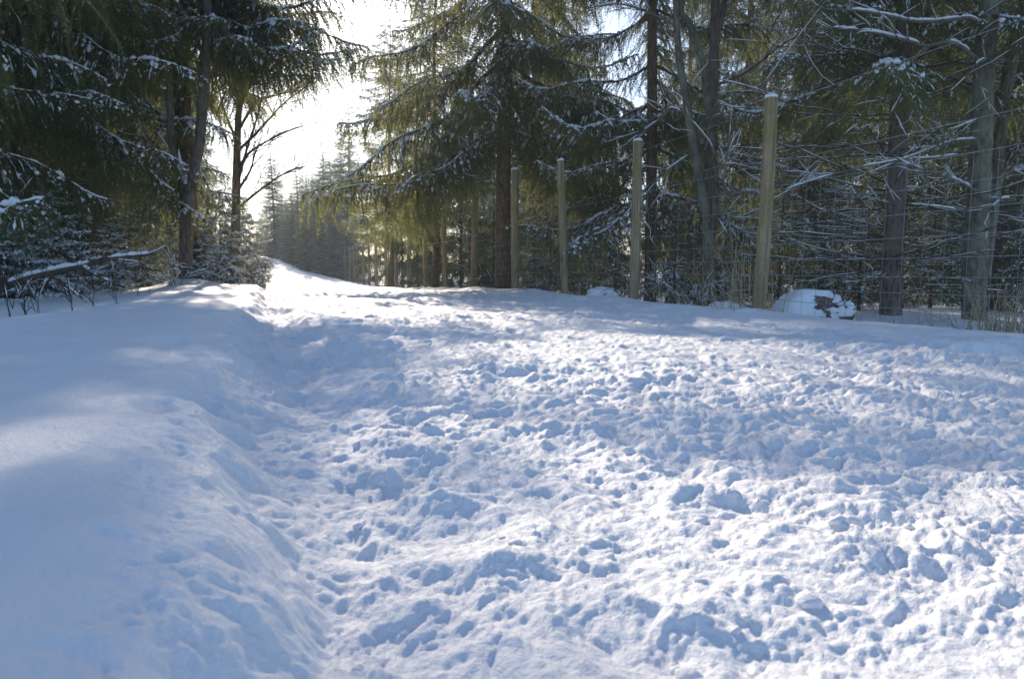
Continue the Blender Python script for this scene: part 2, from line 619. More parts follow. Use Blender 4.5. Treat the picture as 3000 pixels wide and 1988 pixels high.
# ---------------------------------------------------------------- spruce boughs
def blades(P, spacing, ln, wd, per, g):
    """needle blades along polylines P (N,K,3)"""
    N, K, _ = P.shape
    seg = np.linalg.norm(P[:, 1:] - P[:, :-1], axis=-1)
    tot = seg.sum(1)
    cnt = np.maximum((tot / spacing).astype(int), 2)
    pid = np.repeat(np.arange(N), cnt)
    start = np.repeat(np.cumsum(cnt) - cnt, cnt)
    u = (np.arange(len(pid)) - start + g.random(len(pid))) / np.repeat(cnt, cnt)
    x = np.clip(u, 0, 0.999) * (K - 1)
    i = np.floor(x).astype(int)
    f = (x - i)[:, None]
    p = P[pid, i] * (1 - f) + P[pid, i + 1] * f
    T = norm(P[pid, i + 1] - P[pid, i])
    ref = np.where(np.abs(T[:, 2:3]) > 0.9, np.array([[1.0, 0, 0]]), np.array([[0, 0, 1.0]]))
    A = norm(np.cross(T, ref))
    B = np.cross(A, T)
    V, n = [], len(p)
    phi0 = g.random(n) * 2 * np.pi
    for k in range(per):
        phi = phi0 + k * 2 * np.pi / per + g.normal(0, 0.3, n)
        side = A * np.cos(phi)[:, None] + B * np.sin(phi)[:, None]
        dr = norm(T * g.uniform(0.5, 1.0, n)[:, None] + side * 0.8)
        l = (ln * g.uniform(0.7, 1.25, n))[:, None]
        tip = p + dr * l
        V.append(np.stack([p - T * wd / 2, p + T * wd / 2, tip], 1))
    V = np.concatenate(V).reshape(-1, 3)
    return V, np.arange(len(V)).reshape(-1, 3)


def bough(seed, L=3.0, nsec=42, sec_len=0.55, ter_len=0.40, ter_step=0.115, spacing=0.022, bl=0.03, bw=0.012, per=4, droop=0.30, lift=0.26, snow=0.75, hang=1.0, wood_sides=5, dabs=4.0, dab_w=1.0):
    g = np.random.default_rng(seed)
    t = np.linspace(0, 1, 14)
    side = g.uniform(-0.12, 0.12)
    ax = np.stack([L * t * (1 - 0.05 * t), L * (side * t ** 2 + 0.03 * np.sin(t * 7 + seed)), L * (-droop * t + lift * t ** 2.2 + 0.022 * np.sin(t * 11 + seed * 2))], -1)[None]
    wood = [tubes(ax, (0.026 * (1 - t) + 0.004)[None] * L / 3, wood_sides)]
    # secondary branchlets
    ts = np.repeat(np.linspace(0.10, 0.985, nsec), 2) + g.uniform(-0.008, 0.008, nsec * 2)
    sg = np.tile([1, -1], nsec)
    st = resample(np.repeat(ax, len(ts), 0), np.clip(ts, 0, 1), np.clip(ts, 0, 1), 2)[:, 0]
    th = g.normal(R(54), R(15), len(ts))
    l2 = sec_len * np.interp(ts, [0, 0.15, 0.45, 0.8, 1], [0.35, 0.8, 1.0, 0.55, 0.22]) * g.uniform(0.4, 1.35, len(ts))
    d2 = np.stack([np.cos(th), sg * np.sin(th), g.normal(-0.08, 0.1, len(ts))], -1)
    s = np.linspace(0, 1, 6)
    gr = g.uniform(0.55, 1.05, len(ts)) * hang
    P2 = st[:, None] + d2[:, None] * (l2[:, None] * s)[..., None]
    P2[..., 2] -= (gr * l2)[:, None] * s ** 1.8
    wood.append(tubes(P2, np.outer(0.004 + 0.006 * l2, 1 - 0.8 * s), 3))
    # tertiary twigs, hanging
    n3 = np.maximum((l2 / ter_step).astype(int), 2)
    pid = np.repeat(np.arange(len(ts)), n3)
    u = g.random(len(pid)) * 0.9 + 0.08
    P3s = resample(P2[pid], u, u, 2)[:, 0]
    l3 = ter_len * g.uniform(0.25, 1.5, len(pid)) * np.interp(l2[pid], [0.1, 0.5], [0.5, 1.1]) * (1.1 - 0.4 * u)
    d3 = d2[pid] * 0.55 + g.normal(0, 0.55, (len(pid), 3)) * np.array([1, 1, 0.35])
    s3 = np.linspace(0, 1, 4)
    P3 = P3s[:, None] + d3[:, None] * (l3[:, None] * s3 * 0.75)[..., None]
    P3[..., 2] -= hang * l3[:, None] * (0.35 * s3 + 0.75 * s3 ** 1.6)
    nv = [blades(P2, spacing, bl, bw, per, g), blades(P3, spacing, bl, bw, per, g)]
    axg = ax[:, 3:]
    nv.append(blades(axg, spacing * 0.8, bl, bw, per, g))
    # snow lying on the axis and on the flatter branchlets
    sn = []
    k = max(4, int(L * 5))
    a0 = np.sort(g.uniform(0.05, 0.9, k))
    b0 = np.clip(a0 + g.uniform(0.04, 0.13, k), 0, 1)
    PA = resample(np.repeat(ax, k, 0), a0, b0, 7)
    w = np.outer(0.011 * np.exp(g.exponential(0.5, k)).clip(1, 3.6), np.array([0.15, 0.8, 1, 0.75, 1.05, 0.75, 0.12])) * g.uniform(0.75, 1.25, (k, 7))
    sn.append(snow_strips(PA, w, 0.012))
    nd = int(len(ts) * dabs)
    q = g.integers(0, len(ts), nd)
    a1 = g.uniform(0.0, 0.75, nd) ** 1.2
    P_ = resample(P2[q], a1, np.clip(a1 + g.uniform(0.05, 0.2, nd), 0, 1), 3)
    w = np.outer(0.006 * np.exp(g.exponential(0.75, nd)).clip(1, 7) * dab_w, np.array([0.25, 1.0, 0.2])) * g.uniform(0.75, 1.3, (nd, 3))
    sn.append(snow_strips(P_, w, 0.007, 0.7, 4))
    nd = int(len(pid) * 0.8 * snow)
    q = g.integers(0, len(pid), nd)
    a1 = g.uniform(0.0, 0.3, nd)
    P_ = resample(P3[q], a1, a1 + g.uniform(0.08, 0.25, nd), 3)
    w = np.outer(g.uniform(0.004, 0.011, nd) * dab_w, np.array([0.3, 1.0, 0.2]))
    sn.append(snow_strips(P_, w, 0.006, 0.7, 4))
    return wood, nv, sn


def cat(parts):
    V, F, n = [], [], 0
    for v, f in parts:
        V.append(v)
        F.append(f + n)
        n += len(v)
    return np.concatenate(V), np.concatenate(F)


BOUGH = []
for k, kw in enumerate([dict(droop=0.34, lift=0.24), dict(droop=0.42, lift=0.30, sec_len=0.62), dict(droop=0.26, lift=0.16, ter_len=0.48), dict(droop=0.38, lift=0.34, nsec=40), dict(droop=0.30, lift=0.14, ter_len=0.52, sec_len=0.48), dict(droop=0.46, lift=0.40, nsec=34), dict(droop=0.22, lift=0.08, sec_len=0.6, nsec=36)]):
    w, nv, sn = bough(100 + k, **kw)
    wv, nvv = cat(w), cat(nv)
    BOUGH.append((make_mesh('spruce_branch', [(*wv, 0), (*nvv, 1)], [M_BARK, M_NEEDLE]), make_mesh('branch_snow', [(*cat(sn), 0)], [M_BSNOW])))

LITE = []
for k in range(4):
    w, nv, sn = bough(200 + k, nsec=18, sec_len=0.75, ter_len=0.42, ter_step=0.2, spacing=0.06, bl=0.085, bw=0.036, per=2, droop=(0.36, 0.44, 0.28, 0.34)[k], lift=(0.26, 0.3, 0.16, 0.22)[k], snow=0.6, wood_sides=3, dabs=3.0, dab_w=2.0)
    LITE.append((cat([w[0]]), cat(nv), cat(sn)))


def xform(V, scale, pitch, az, loc):
    m = (Euler((0, pitch, az)).to_matrix())
    return V @ (np.array(m).T * scale) + np.array(loc)


def crown_mesh(seed, H, Rm, z0, step=0.42, per=5, zshift=0.0, power=0.75, tipfill=True):
    g = random.Random(seed)
    W, Nn, S = [], [], []
    z = z0
    a = g.random() * 6
    while z < H - 0.25:
        f = z / H
        ln = Rm * (1 - f) ** power + 0.12
        n = per if ln > 0.8 else max(3, per - 1)
        for k in range(n):
            a += 2 * math.pi / n + g.gauss(0, 0.25)
            sc_ = ln * g.uniform(0.72, 1.12) / 3.0
            lib = LITE[g.randrange(4)]
            pit = R(14 - 34 * f) + g.gauss(0, 0.08)
            loc = (0, 0, z + g.uniform(-0.15, 0.15) - zshift)
            for src, dst in zip(lib, (W, Nn, S)):
                dst.append((xform(src[0], sc_, pit, a, loc), src[1]))
        z += step * (0.55 + 0.55 * (1 - f)) * g.uniform(0.85, 1.15)
        a += 0.6
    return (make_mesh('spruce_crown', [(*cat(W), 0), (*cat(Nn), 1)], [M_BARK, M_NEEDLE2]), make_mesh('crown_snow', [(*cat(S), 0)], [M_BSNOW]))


def trunk_mesh(seed, H, r0, mat, lean=0.15, sides=12, crook=0.04):
    g = np.random.default_rng(seed)
    K = 26
    t = np.linspace(0, 1, K) ** 1.25
    P = np.stack([lean * t ** 1.5 * H * 0.1 + crook * np.sin(t * 8 + seed), crook * np.sin(t * 6 + 2 * seed) * 0.8, t * H - 0.3], -1)[None]
    rad = r0 * (1 - 0.93 * t) * (1 + 0.28 * np.exp(-t * H / 0.3))
    V, F = tubes(P, rad[None], sides)
    th = np.arctan2(V[:, 1], V[:, 0])
    V = V + 0.012 * np.stack([np.cos(th), np.sin(th), 0 * th], -1) * (vnoise(th * 3, V[:, 2] * 3, seed)[:, None] - 0.5)
    return make_mesh('tree_trunk', [(V, F, 0)], [mat])


def stick(seed, L=2.4, n=6):
    """a bare dead branch with side twigs and snow on top"""
    g = np.random.default_rng(seed)
    t = np.linspace(0, 1, 10)
    c = g.uniform(-0.2, 0.12)
    ax = np.stack([L * t, L * (g.uniform(-0.1, 0.1) * t ** 2 + 0.015 * np.sin(9 * t + seed)), L * (c * t + g.uniform(-0.05, 0.16) * t ** 2 + 0.008 * np.sin(17 * t + seed))], -1)[None]
    W = [tubes(ax, (0.011 * (1 - t) + 0.0035)[None], 4)]
    u = g.uniform(0.2, 0.95, n)
    st = resample(np.repeat(ax, n, 0), u, u, 2)[:, 0]
    l2 = g.uniform(0.25, 0.7, n) * (1.1 - u)
    sg = g.choice([-1, 1], n)
    th = g.normal(R(30), R(8), n)
    d = np.stack([np.cos(th), sg * np.sin(th), g.normal(0, 0.2, n)], -1)
    s = np.linspace(0, 1, 5)
    P2 = st[:, None] + d[:, None] * (l2[:, None] * s)[..., None]
    P2[..., 2] += g.uniform(-0.2, 0.1, n)[:, None] * l2[:, None] * s ** 2
    W.append(tubes(P2, np.outer(np.full(n, 0.005), 1 - 0.6 * s), 3))
    # fine whips along both
    m = n * 4
    pid = g.integers(0, n, m)
    u3 = g.uniform(0.1, 1, m)
    st3 = resample(P2[pid], u3, u3, 2)[:, 0]
    l3 = g.uniform(0.08, 0.25, m)
    d3 = norm(d[pid] + g.normal(0, 0.45, (m, 3)))
    P3 = st3[:, None] + d3[:, None] * (l3[:, None] * np.linspace(0, 1, 3))[..., None]
    W.append(tubes(P3, np.outer(np.full(m, 0.003), [1, 0.8, 0.5]), 3))
    k = 5
    a0 = g.uniform(0.05, 0.85, k)
    PA = resample(np.repeat(ax, k, 0), a0, np.clip(a0 + g.uniform(0.1, 0.3, k), 0, 1), 6)
    w = np.outer(g.uniform(0.005, 0.011, k), [0.2, 1, 0.8, 1.1, 0.9, 0.1])
    S = [snow_strips(PA, w, 0.007)]
    PS = resample(P2, g.uniform(0, 0.3, n), g.uniform(0.6, 1, n), 4)
    S.append(snow_strips(PS, np.outer(g.uniform(0.003, 0.007, n), [0.2, 1, 0.9, 0.1]), 0.004))
    return W, S


STICK = []
for k in range(6):
    w, s = stick(300 + k, L=2.4 + 0.2 * (k % 3))
    STICK.append((cat(w), cat(s)))
STICK_ME = [(make_mesh('dead_branch', [(*w, 0)], [M_TWIG]), make_mesh('dead_branch_snow', [(*s, 0)], [M_BSNOW])) for w, s in STICK]


def sticks_mesh(seed, z0, z1, n, scale=0.7):
    g = random.Random(seed)
    W, S = [], []
    for k in range(n):
        w, s = STICK[g.randrange(6)]
        sc_, az, pit, loc = scale * g.uniform(0.45, 1.1), g.random() * 6.28, g.gauss(0.05, 0.14), (0, 0, g.uniform(z0, z1))
        W.append((xform(w[0], sc_, pit, az, loc), w[1]))
        S.append((xform(s[0], sc_, pit, az, loc), s[1]))
    return make_mesh('dead_branches', [(*cat(W), 0)], [M_TWIG]), make_mesh('dead_branch_snow', [(*cat(S), 0)], [M_BSNOW])


UPPER = crown_mesh(5, 19, 3.9, 6.5, step=0.72, per=4, zshift=6.5)
CROWNS = [crown_mesh(11, 17, 2.6, 1.0, 0.56, 4), crown_mesh(12, 19, 2.8, 1.8, 0.58, 4), crown_mesh(13, 15, 2.5, 0.6, 0.54, 4), crown_mesh(14, 18, 2.5, 2.4, 0.58, 4)]
TRUNKS = [trunk_mesh(21, 17, 0.16, M_BARK), trunk_mesh(22, 19, 0.18, M_BARK2), trunk_mesh(23, 15, 0.14, M_BARK), trunk_mesh(24, 18, 0.16, M_BARK2)]
STICKS = [sticks_mesh(31 + k, 0.5, (3.2, 4.0, 2.4, 4.6)[k], (36, 44, 30, 50)[k], 0.85) for k in range(4)]
LITE_KEEP = LITE
LITE = []
for k in range(4):
    w, nv, sn = bough(240 + k, nsec=16, sec_len=0.95, ter_len=0.36, ter_step=0.2, spacing=0.07, bl=0.11, bw=0.04, per=2, droop=0.35, lift=0.2, snow=0.9, wood_sides=3, dabs=5.0, dab_w=5.0)
    LITE.append((cat([w[0]]), cat(nv), cat(sn)))
SPROUT = crown_mesh(15, 3.4, 1.25, 0.2, step=0.26, per=5)
LITE = LITE_KEEP
SPROUT2 = crown_mesh(16, 3.4, 1.15, 0.5, step=0.36, per=4)
SPROUT_TRUNK = trunk_mesh(25, 3.4, 0.04, M_BARK, sides=6, crook=0.01)


def hero_spruce(label, X, Y, H, Rm, z0, seed, r0=0.2, vis=6.5, step=0.36, per=5, sticks=0, bark=None, arcs=None, lean=0.1, group=None, pitch0=16, upper=1.0, dense=1.0, extra=()):
    """a near spruce: trunk, every lower bough a branch of its own with its snow, the upper crown in one piece"""
    g = random.Random(seed)
    t = thing('spruce_tree', label, 'tree', (X, Y, gz(X, Y)), 0, group)
    obj('trunk', trunk_mesh(seed, H, r0, bark or M_BARK, lean), t)
    z = z0
    a = g.random() * 6
    while z < vis:
        f = z / H
        ln = Rm * (1 - f) ** 0.7
        for k in range(per):
            a += 2 * math.pi / per + g.gauss(0, 0.22)
            m = float(arcs(a, z)) if arcs else 1.0
            if m <= 0:
                continue
            lib = BOUGH[g.randrange(len(BOUGH))]
            s = m * ln * g.uniform(0.72, 1.12) / 3.0
            b = obj('branch', lib[0], t, (0, 0, z + g.uniform(-0.14, 0.14)), (g.gauss(0, 0.08), R(pitch0 - 40 * f) + g.gauss(0, 0.09), a), (s, s * g.uniform(0.85, 1.1), s))
            obj('snow', lib[1], b)
        a += 0.5
        z += step * g.uniform(0.85, 1.15) * (dense if z > 5.2 else 1.0)  # dense: unseen boughs above the view set closer to shade the left bank
    for k, (a, z, ln) in enumerate(extra):
        lib = BOUGH[(k * 3 + 1) % len(BOUGH)]
        b = obj('branch', lib[0], t, (0, 0, z), (g.gauss(0, 0.06), R(pitch0 - 4) + g.gauss(0, 0.04), a), (ln / 3, ln / 3 * 0.9, ln / 3))
        obj('snow', lib[1], b)
    for k in range(sticks):
        lib = STICK_ME[g.randrange(6)]
        b = obj('dead_branch', lib[0], t, (0, 0, g.uniform(0.4, z0 + 0.8)), (0, g.gauss(0.0, 0.14), g.random() * 6.28), g.uniform(0.45, 1.0))
        obj('snow', lib[1], b)
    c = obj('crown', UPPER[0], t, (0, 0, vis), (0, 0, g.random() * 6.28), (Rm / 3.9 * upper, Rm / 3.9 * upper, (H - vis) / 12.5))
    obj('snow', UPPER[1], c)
    return t


def plain_spruce(label, X, Y, k, s, seed, group, dead=True, wide=1.0):
    g = random.Random(seed)
    t = thing('spruce_tree', label, 'tree', (X, Y, gz(X, Y)), g.random() * 6.28, group)
    t.scale = (s * wide, s * wide, s * g.uniform(0.93, 1.1))
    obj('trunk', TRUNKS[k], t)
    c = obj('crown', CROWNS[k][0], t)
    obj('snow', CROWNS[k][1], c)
    if wide > 1:
        obj('crown', CROWNS[k][0], t, (0, 0, 0.35), (0, 0, 0.7), (0.85, 0.85, 0.96))
    if dead:
        d = obj('dead_branches', STICKS[k][0], t)
        obj('snow', STICKS[k][1], d)
    return t


def at(px, Y):
    return (px - 1183) / 1577 * Y


def ASIDE(a, z):
    return math.cos(a + math.pi / 2) < 0.72 or (a * 7.3 + z) % 1.0 < 0.42


def OVERHANG(a, z):
    return 1.0 if z < 5.4 or math.cos(a + 0.2) < 0.35 else 0.76  # unseen path-side boughs above the view shortened so sun reaches the path


# ---- the big spruces of the right-hand side
hero_spruce('tall dark spruce with long snow-lined drooping boughs behind the fourth post from the right', at(1166, 14.4), 14.4, 19, 4.6, 3.55, 501, r0=0.175, vis=7.4, step=0.85, per=5, sticks=14, arcs=ASIDE, extra=((3.05, 5.3, 4.0), (3.35, 4.7, 4.3), (3.2, 4.0, 4.7), (3.5, 3.6, 4.1), (2.9, 3.3, 3.6), (0.0, 4.9, 4.2), (-0.25, 4.1, 3.9), (0.2, 3.5, 3.4)), lean=0.02, pitch0=25)
hero_spruce('sunlit spruce just beyond the tallest spruce, its low boughs hanging over the far fence posts', at(1008, 21), 21.0, 10.5, 2.9, 2.7, 502, r0=0.11, vis=6.2, step=0.8, per=5, sticks=4)
hero_spruce('hazy spruce further down the fence line with boughs over the farthest posts', at(905, 32), 32.0, 12.5, 3.0, 2.9, 503, r0=0.12, vis=7.5, step=0.8, per=5)
hero_spruce('dark spruce behind the second fence post from the right', at(1496, 12.6), 12.6, 18, 3.2, 2.2, 504, r0=0.115, vis=6.6, step=0.7, per=4, arcs=ASIDE, sticks=14, lean=0.0)
hero_spruce('spruce trunk with many thin bare snow-dusted sticks, between nearest post and right-hand trunk', at(2050, 8.6), 8.6, 17, 3.0, 3.2, 505, r0=0.125, vis=5.6, step=0.45, per=4, sticks=84, bark=M_BARK2, lean=0.25)

# ---- the spruces on the left
hero_spruce('large spruce on the left whose drooping boughs overhang the path', at(445, 12.5), 12.5, 19, 4.1, 4.3, 511, r0=0.17, vis=7.6, step=0.5, per=6, sticks=10, arcs=OVERHANG, extra=((-0.1, 4.75, 3.0), (0.15, 5.35, 3.5), (-0.45, 5.0, 3.1), (0.5, 5.6, 3.0), (-0.8, 4.6, 2.6)), upper=0.78, dense=0.6, lean=0.1, pitch0=12)
hero_spruce('dark spruce with snow-laden boughs at the far left, rising behind the fallen bough', at(75, 9.3), 9.3, 18, 3.4, 2.8, 512, r0=0.12, vis=6.2, step=0.55, per=5, arcs=ASIDE, pitch0=27, sticks=8)
hero_spruce('dense spruce between the far-left spruce and the overhanging one', at(250, 12.2), 12.2, 18, 3.4, 2.8, 513, r0=0.15, vis=6.6, step=0.55, per=5, arcs=ASIDE, pitch0=27, sticks=8)
hero_spruce('spruce beyond the left picture edge reaching snowy boughs into view', at(-260, 7.2), 7.2, 18, 3.4, 2.3, 514, r0=0.17, vis=5.2, step=0.55, per=5, arcs=ASIDE, pitch0=27)

# ---------------------------------------------------------------- fence
POST_PX = [1752, 1462, 1303, 1189, 1094, 1031, 985, 946, 918, 895, 873, 855, 842, 829, 820, 809, 798, 785, 764]
SF, CF = 0.3126, 4.09
posts = [(CF - SF * 3.55, 3.55)]
for px in POST_PX:
    u = (px - 1183) / 1577
    Y = CF / (u + SF)
    posts.append((u * Y, Y))
fence = thing('wire_fence', 'long game fence of round wooden posts and thin wire mesh along the path', 'fence', (posts[1][0], posts[1][1], 0))
F0 = np.array((posts[1][0], posts[1][1], 0))
PH = [2.05, 1.93, 1.99, 2.08, 2.3, 2.15, 2.1, 2.15, 2.1, 2.2, 2.1, 2.15, 2.1, 2.1, 2.15, 2.1, 2.1, 2.1, 2.1, 2.1]


def post_mesh(seed, h, r):
    g = np.random.default_rng(seed)
    K, S = 14, 14
    z = np.linspace(-0.35, h, K)
    P = np.stack([0.012 * np.sin(z * 1.3 + seed), 0.01 * np.cos(z * 1.7 + seed), z], -1)[None]
    P[..., 0] -= P[..., 0][:, :1] * 0
    rad = r * (1.05 - 0.04 * (z - z[0])) * g.uniform(0.985, 1.015, K)
    P = np.concatenate([P, P[:, -1:] + np.array((0, 0, 0.012)), P[:, -1:] + np.array((0, 0, 0.0125))], 1)
    rad = np.concatenate([rad, [rad[-1] * 0.86, 0.001]])
    V, F = tubes(P, rad[None], S)
    return make_mesh('fence_post', [(V, F, 0)], [M_POST])


def cap_mesh(seed, r):
    g = np.random.default_rng(seed)
    prof = [(r * 0.6, 0.0), (r * 1.04, 0.004), (r * 1.06, 0.016), (r * 0.85, 0.032), (r * 0.45, 0.041), (0.001, 0.043)]
    V, F = [], []
    n = 14
    for rr, z in prof:
        for k in range(n):
            a = k / n * 2 * math.pi
            q = rr * (1 + 0.06 * math.sin(a * 2 + seed) + 0.04 * math.sin(a * 3))
            V.append((q * math.cos(a), q * math.sin(a), z * (1 + 0.2 * math.sin(a + seed))))
    for i in range(len(prof) - 1):
        for k in range(n):
            F.append((i * n + k, i * n + (k + 1) % n, (i + 1) * n + (k + 1) % n, (i + 1) * n + k))
    return make_mesh('snow_cap', [(V, F, 0)], [M_BSNOW])


tops = []
for i, (x, y) in enumerate(posts):
    r = 0.058 if i < 4 else 0.076
    zb = gz(x, y)
    h = PH[i] - zb
    lx, ly = (random.Random(i).gauss(0, 0.02), random.Random(i + 50).gauss(0, 0.02))
    p = obj('post', post_mesh(i, h, r), fence, (x - F0[0], y - F0[1], zb), (ly, lx + (0.012 if i == 1 else 0), 0.6 * i))
    obj('snow_cap', cap_mesh(i, r * 0.95), p, (0.012 * math.sin(h * 1.3 + i), 0.01 * math.cos(h * 1.7 + i), h + 0.0125))
    tops.append((x, y, zb, h))
nrm = np.array((-COSP, -SF * COSP, 0)) * 0.068
for wi, wz in enumerate([0.06, 0.17, 0.28, 0.39, 0.51, 0.64, 0.79, 0.95, 1.12, 1.32, 1.8]):
    pts = []
    for (x, y, zb, h), (x2, y2, zb2, h2) in zip(tops[:-1], tops[1:]):
        for t in (0, 0.25, 0.5, 0.75):
            pts.append((x + (x2 - x) * t, y + (y2 - y) * t, zb + (zb2 - zb) * t + wz - 0.03 * t * (1 - t) + 0.006 * math.sin(9 * x + wi)))
    pts.append((tops[-1][0], tops[-1][1], tops[-1][2] + wz))
    P = np.array(pts) + nrm - F0
    V, F = tubes(P[None], np.full((1, len(P)), 0.0022), 4)
    obj('wire', make_mesh('fence_wire', [(V, F, 0)], [M_WIRE]), fence)
P = []
for (x, y, zb, h), (x2, y2, zb2, h2) in zip(tops[:9], tops[1:10]):
    ln = math.hypot(x2 - x, y2 - y)
    n = int(ln / 0.15)
    for k in range(1, n):
        t = k / n
        b = np.array((x + (x2 - x) * t, y + (y2 - y) * t, zb + (zb2 - zb) * t)) + nrm - F0
        P.append([b + (0, 0, 0.06), b + (0, 0, 0.6), b + (0, 0, 1.12)])
V, F = tubes(np.array(P), np.full((len(P), 3), 0.0015), 3)
tag(obj('stay_wires', make_mesh('stay_wires', [(V, F, 0)], [M_WIRE]), fence), kind='stuff')


# ---------------------------------------------------------------- bare broadleaved trees
def limb(pts, r0, r1, seed, parent, org, mat, name='branch', twigs=8, tw=(0.3, 0.9), snow=0.6, K=16, fine=3, sw=1.0, up=0.2, dirx=0.0, fr=0.0032):
    """a limb through world points pts with its twigs, and its snow as a sub-part"""
    g = np.random.default_rng(seed)
    A = smooth_line(pts, K)[None] - org
    length = np.linalg.norm(A[0, 1:] - A[0, :-1], axis=1).sum()
    t = np.linspace(0, 1, K)
    W = [tubes(A, (r0 + (r1 - r0) * t)[None], 8 if r0 > 0.03 else 5)]
    S = []
    k = max(3, int(length * 2.2))
    a0 = g.uniform(0, 0.85, k)
    PA = resample(np.repeat(A, k, 0), a0, np.clip(a0 + g.uniform(0.12, 0.3, k), 0, 1), 8)
    flat = 1 - np.abs(norm(PA[:, -1] - PA[:, 0])[:, 2])
    rr = r0 + (r1 - r0) * a0
    wv = np.outer((np.minimum(rr * 0.9, 0.05) + 0.007) * (0.35 + 0.65 * flat) * sw, [0.15, 0.9, 1, 0.8, 1.05, 0.9, 1, 0.1]) * g.uniform(0.8, 1.2, (k, 8))
    keep = (g.random(k) < snow + 0.25) & (flat > 0.18)
    if keep.any():
        S.append(snow_strips(PA[keep], wv[keep], (rr[keep] * 0.75)[:, None] * np.ones((1, 8))))
    if twigs:
        u = g.uniform(0.12, 1.0, twigs)
        st = resample(np.repeat(A, twigs, 0), u, u, 2)[:, 0]
        T = norm(resample(np.repeat(A, twigs, 0), np.clip(u - 0.03, 0, 1), np.clip(u + 0.03, 0, 1), 2)[:, 1] - resample(np.repeat(A, twigs, 0), np.clip(u - 0.03, 0, 1), np.clip(u + 0.03, 0, 1), 2)[:, 0])
        l2 = g.uniform(*tw, twigs)
        rn = g.normal(0, 0.42, (twigs, 3))
        rn[:, 2] += up
        rn[:, 0] += dirx
        d = norm(T * 1.0 + rn)
        s = np.linspace(0, 1, 6)
        P2 = st[:, None] + d[:, None] * (l2[:, None] * s)[..., None] + g.normal(0, 0.03, (twigs, 6, 3)) * s[None, :, None] * l2[:, None, None]
        P2[..., 2] += (g.uniform(-0.15, 0.3, twigs) * l2)[:, None] * s ** 2
        rt = np.minimum((r0 + (r1 - r0) * u) * 0.5, fr + 0.001 + 0.006 * l2)
        W.append(tubes(P2, np.outer(rt, 1 - 0.65 * s), 4))
        PS = resample(P2, g.uniform(0, 0.3, twigs), g.uniform(0.6, 1, twigs), 5)
        ks = g.random(twigs) < snow
        if ks.any():
            S.append(snow_strips(PS[ks], np.outer(rt[ks] * 0.7 + 0.003, [0.2, 1, 0.85, 1, 0.1]) * sw, (rt[ks] * 0.7)[:, None] * np.ones((1, 5))))
        m = twigs * fine
        if m:
            pid = g.integers(0, twigs, m)
            u3 = g.uniform(0.15, 1, m)
            st3 = resample(P2[pid], u3, u3, 2)[:, 0]
            l3 = g.uniform(0.12, 0.42, m) * np.interp(l2[pid], [0.2, 1], [0.6, 1.2])
            rn = g.normal(0, 0.5, (m, 3))
            rn[:, 2] += up * 0.6
            d3 = norm(d[pid] + rn)
            s3 = np.linspace(0, 1, 4)
            P3 = st3[:, None] + d3[:, None] * (l3[:, None] * s3)[..., None]
            P3[..., 2] += (g.uniform(-0.2, 0.2, m) * l3)[:, None] * s3 ** 2
            W.append(tubes(P3, np.outer(np.full(m, fr), [1, 0.8, 0.65, 0.4]), 3))
            ks = g.random(m) < snow * 0.5
            if ks.any():
                S.append(snow_strips(P3[ks], np.outer(np.full(ks.sum(), 0.0045), [0.2, 1, 0.9, 0.1]) * sw, np.full((ks.sum(), 4), 0.002)))
    o = obj(name, make_mesh(name, [(*cat(W), 0)], [mat]), parent)
    if S:
        obj('snow', make_mesh('limb_snow', [(*cat(S), 0)], [M_BSNOW]), o)
    return o


def L3(*pp, Y):
    """points (x, y[, dY]) of the view at depth Y"""
    return [px_point(p[0], p[1], Y + (p[2] if len(p) > 2 else 0)) for p in pp]


def broad(name, label, base, cat_='tree'):
    x, y = base
    z = gz(x, y)
    t = thing(name, label, cat_, (x, y, z))
    return t, np.array((x, y, z))


# slim crooked tree with a side limb
Y = 10.4
t, o0 = broad('bare_tree', 'slim crooked mossy bare tree forking near the top, left of nearest fence post', (at(1622, Y), Y))
limb([o0 - (0, 0, 0.3)] + L3((1636, 600), (1628, 480), (1604, 350), (1585, 230), (1568, 120), (1562, 10), (1556, -150), (1548, -420), Y=Y), 0.09, 0.03, 1, t, o0, M_BARK3, 'trunk', twigs=10, snow=0.4, K=34)
limb(L3((1640, 560, .1), (1652, 440, .2), (1642, 300, .2), (1622, 140, .1), (1596, 60, .1), (1572, 20, 0), (1590, -60, 0), (1620, -200, .3), Y=Y), 0.07, 0.03, 2, t, o0, M_BARK3, 'limb', twigs=6, snow=0.7, K=26)
limb(L3((1604, 350), (1540, 395, -.4), (1496, 430, -.6), (1470, 470, -.8), Y=Y), 0.02, 0.006, 3, t, o0, M_BARK3, twigs=7, snow=0.9)
limb(L3((1560, 240), (1530, 270, -.3), (1490, 300, -.4), (1450, 330, -.4), Y=Y), 0.018, 0.005, 4, t, o0, M_BARK3, twigs=7, snow=0.9)
limb(L3((1562, 60), (1500, 30, -.2), (1430, 10, -.4), (1350, 20, -.6), Y=Y), 0.022, 0.006, 5, t, o0, M_BARK3, twigs=9, snow=0.8)
limb(L3((1612, 400), (1680, 380, -.3), (1720, 385, -.5), (1760, 372, -.6), Y=Y), 0.02, 0.005, 6, t, o0, M_BARK3, twigs=9, snow=0.9)
limb(L3((1628, 500), (1690, 505, -.3), (1760, 480, -.3), Y=Y), 0.016, 0.004, 7, t, o0, M_BARK3, twigs=8, snow=0.9)
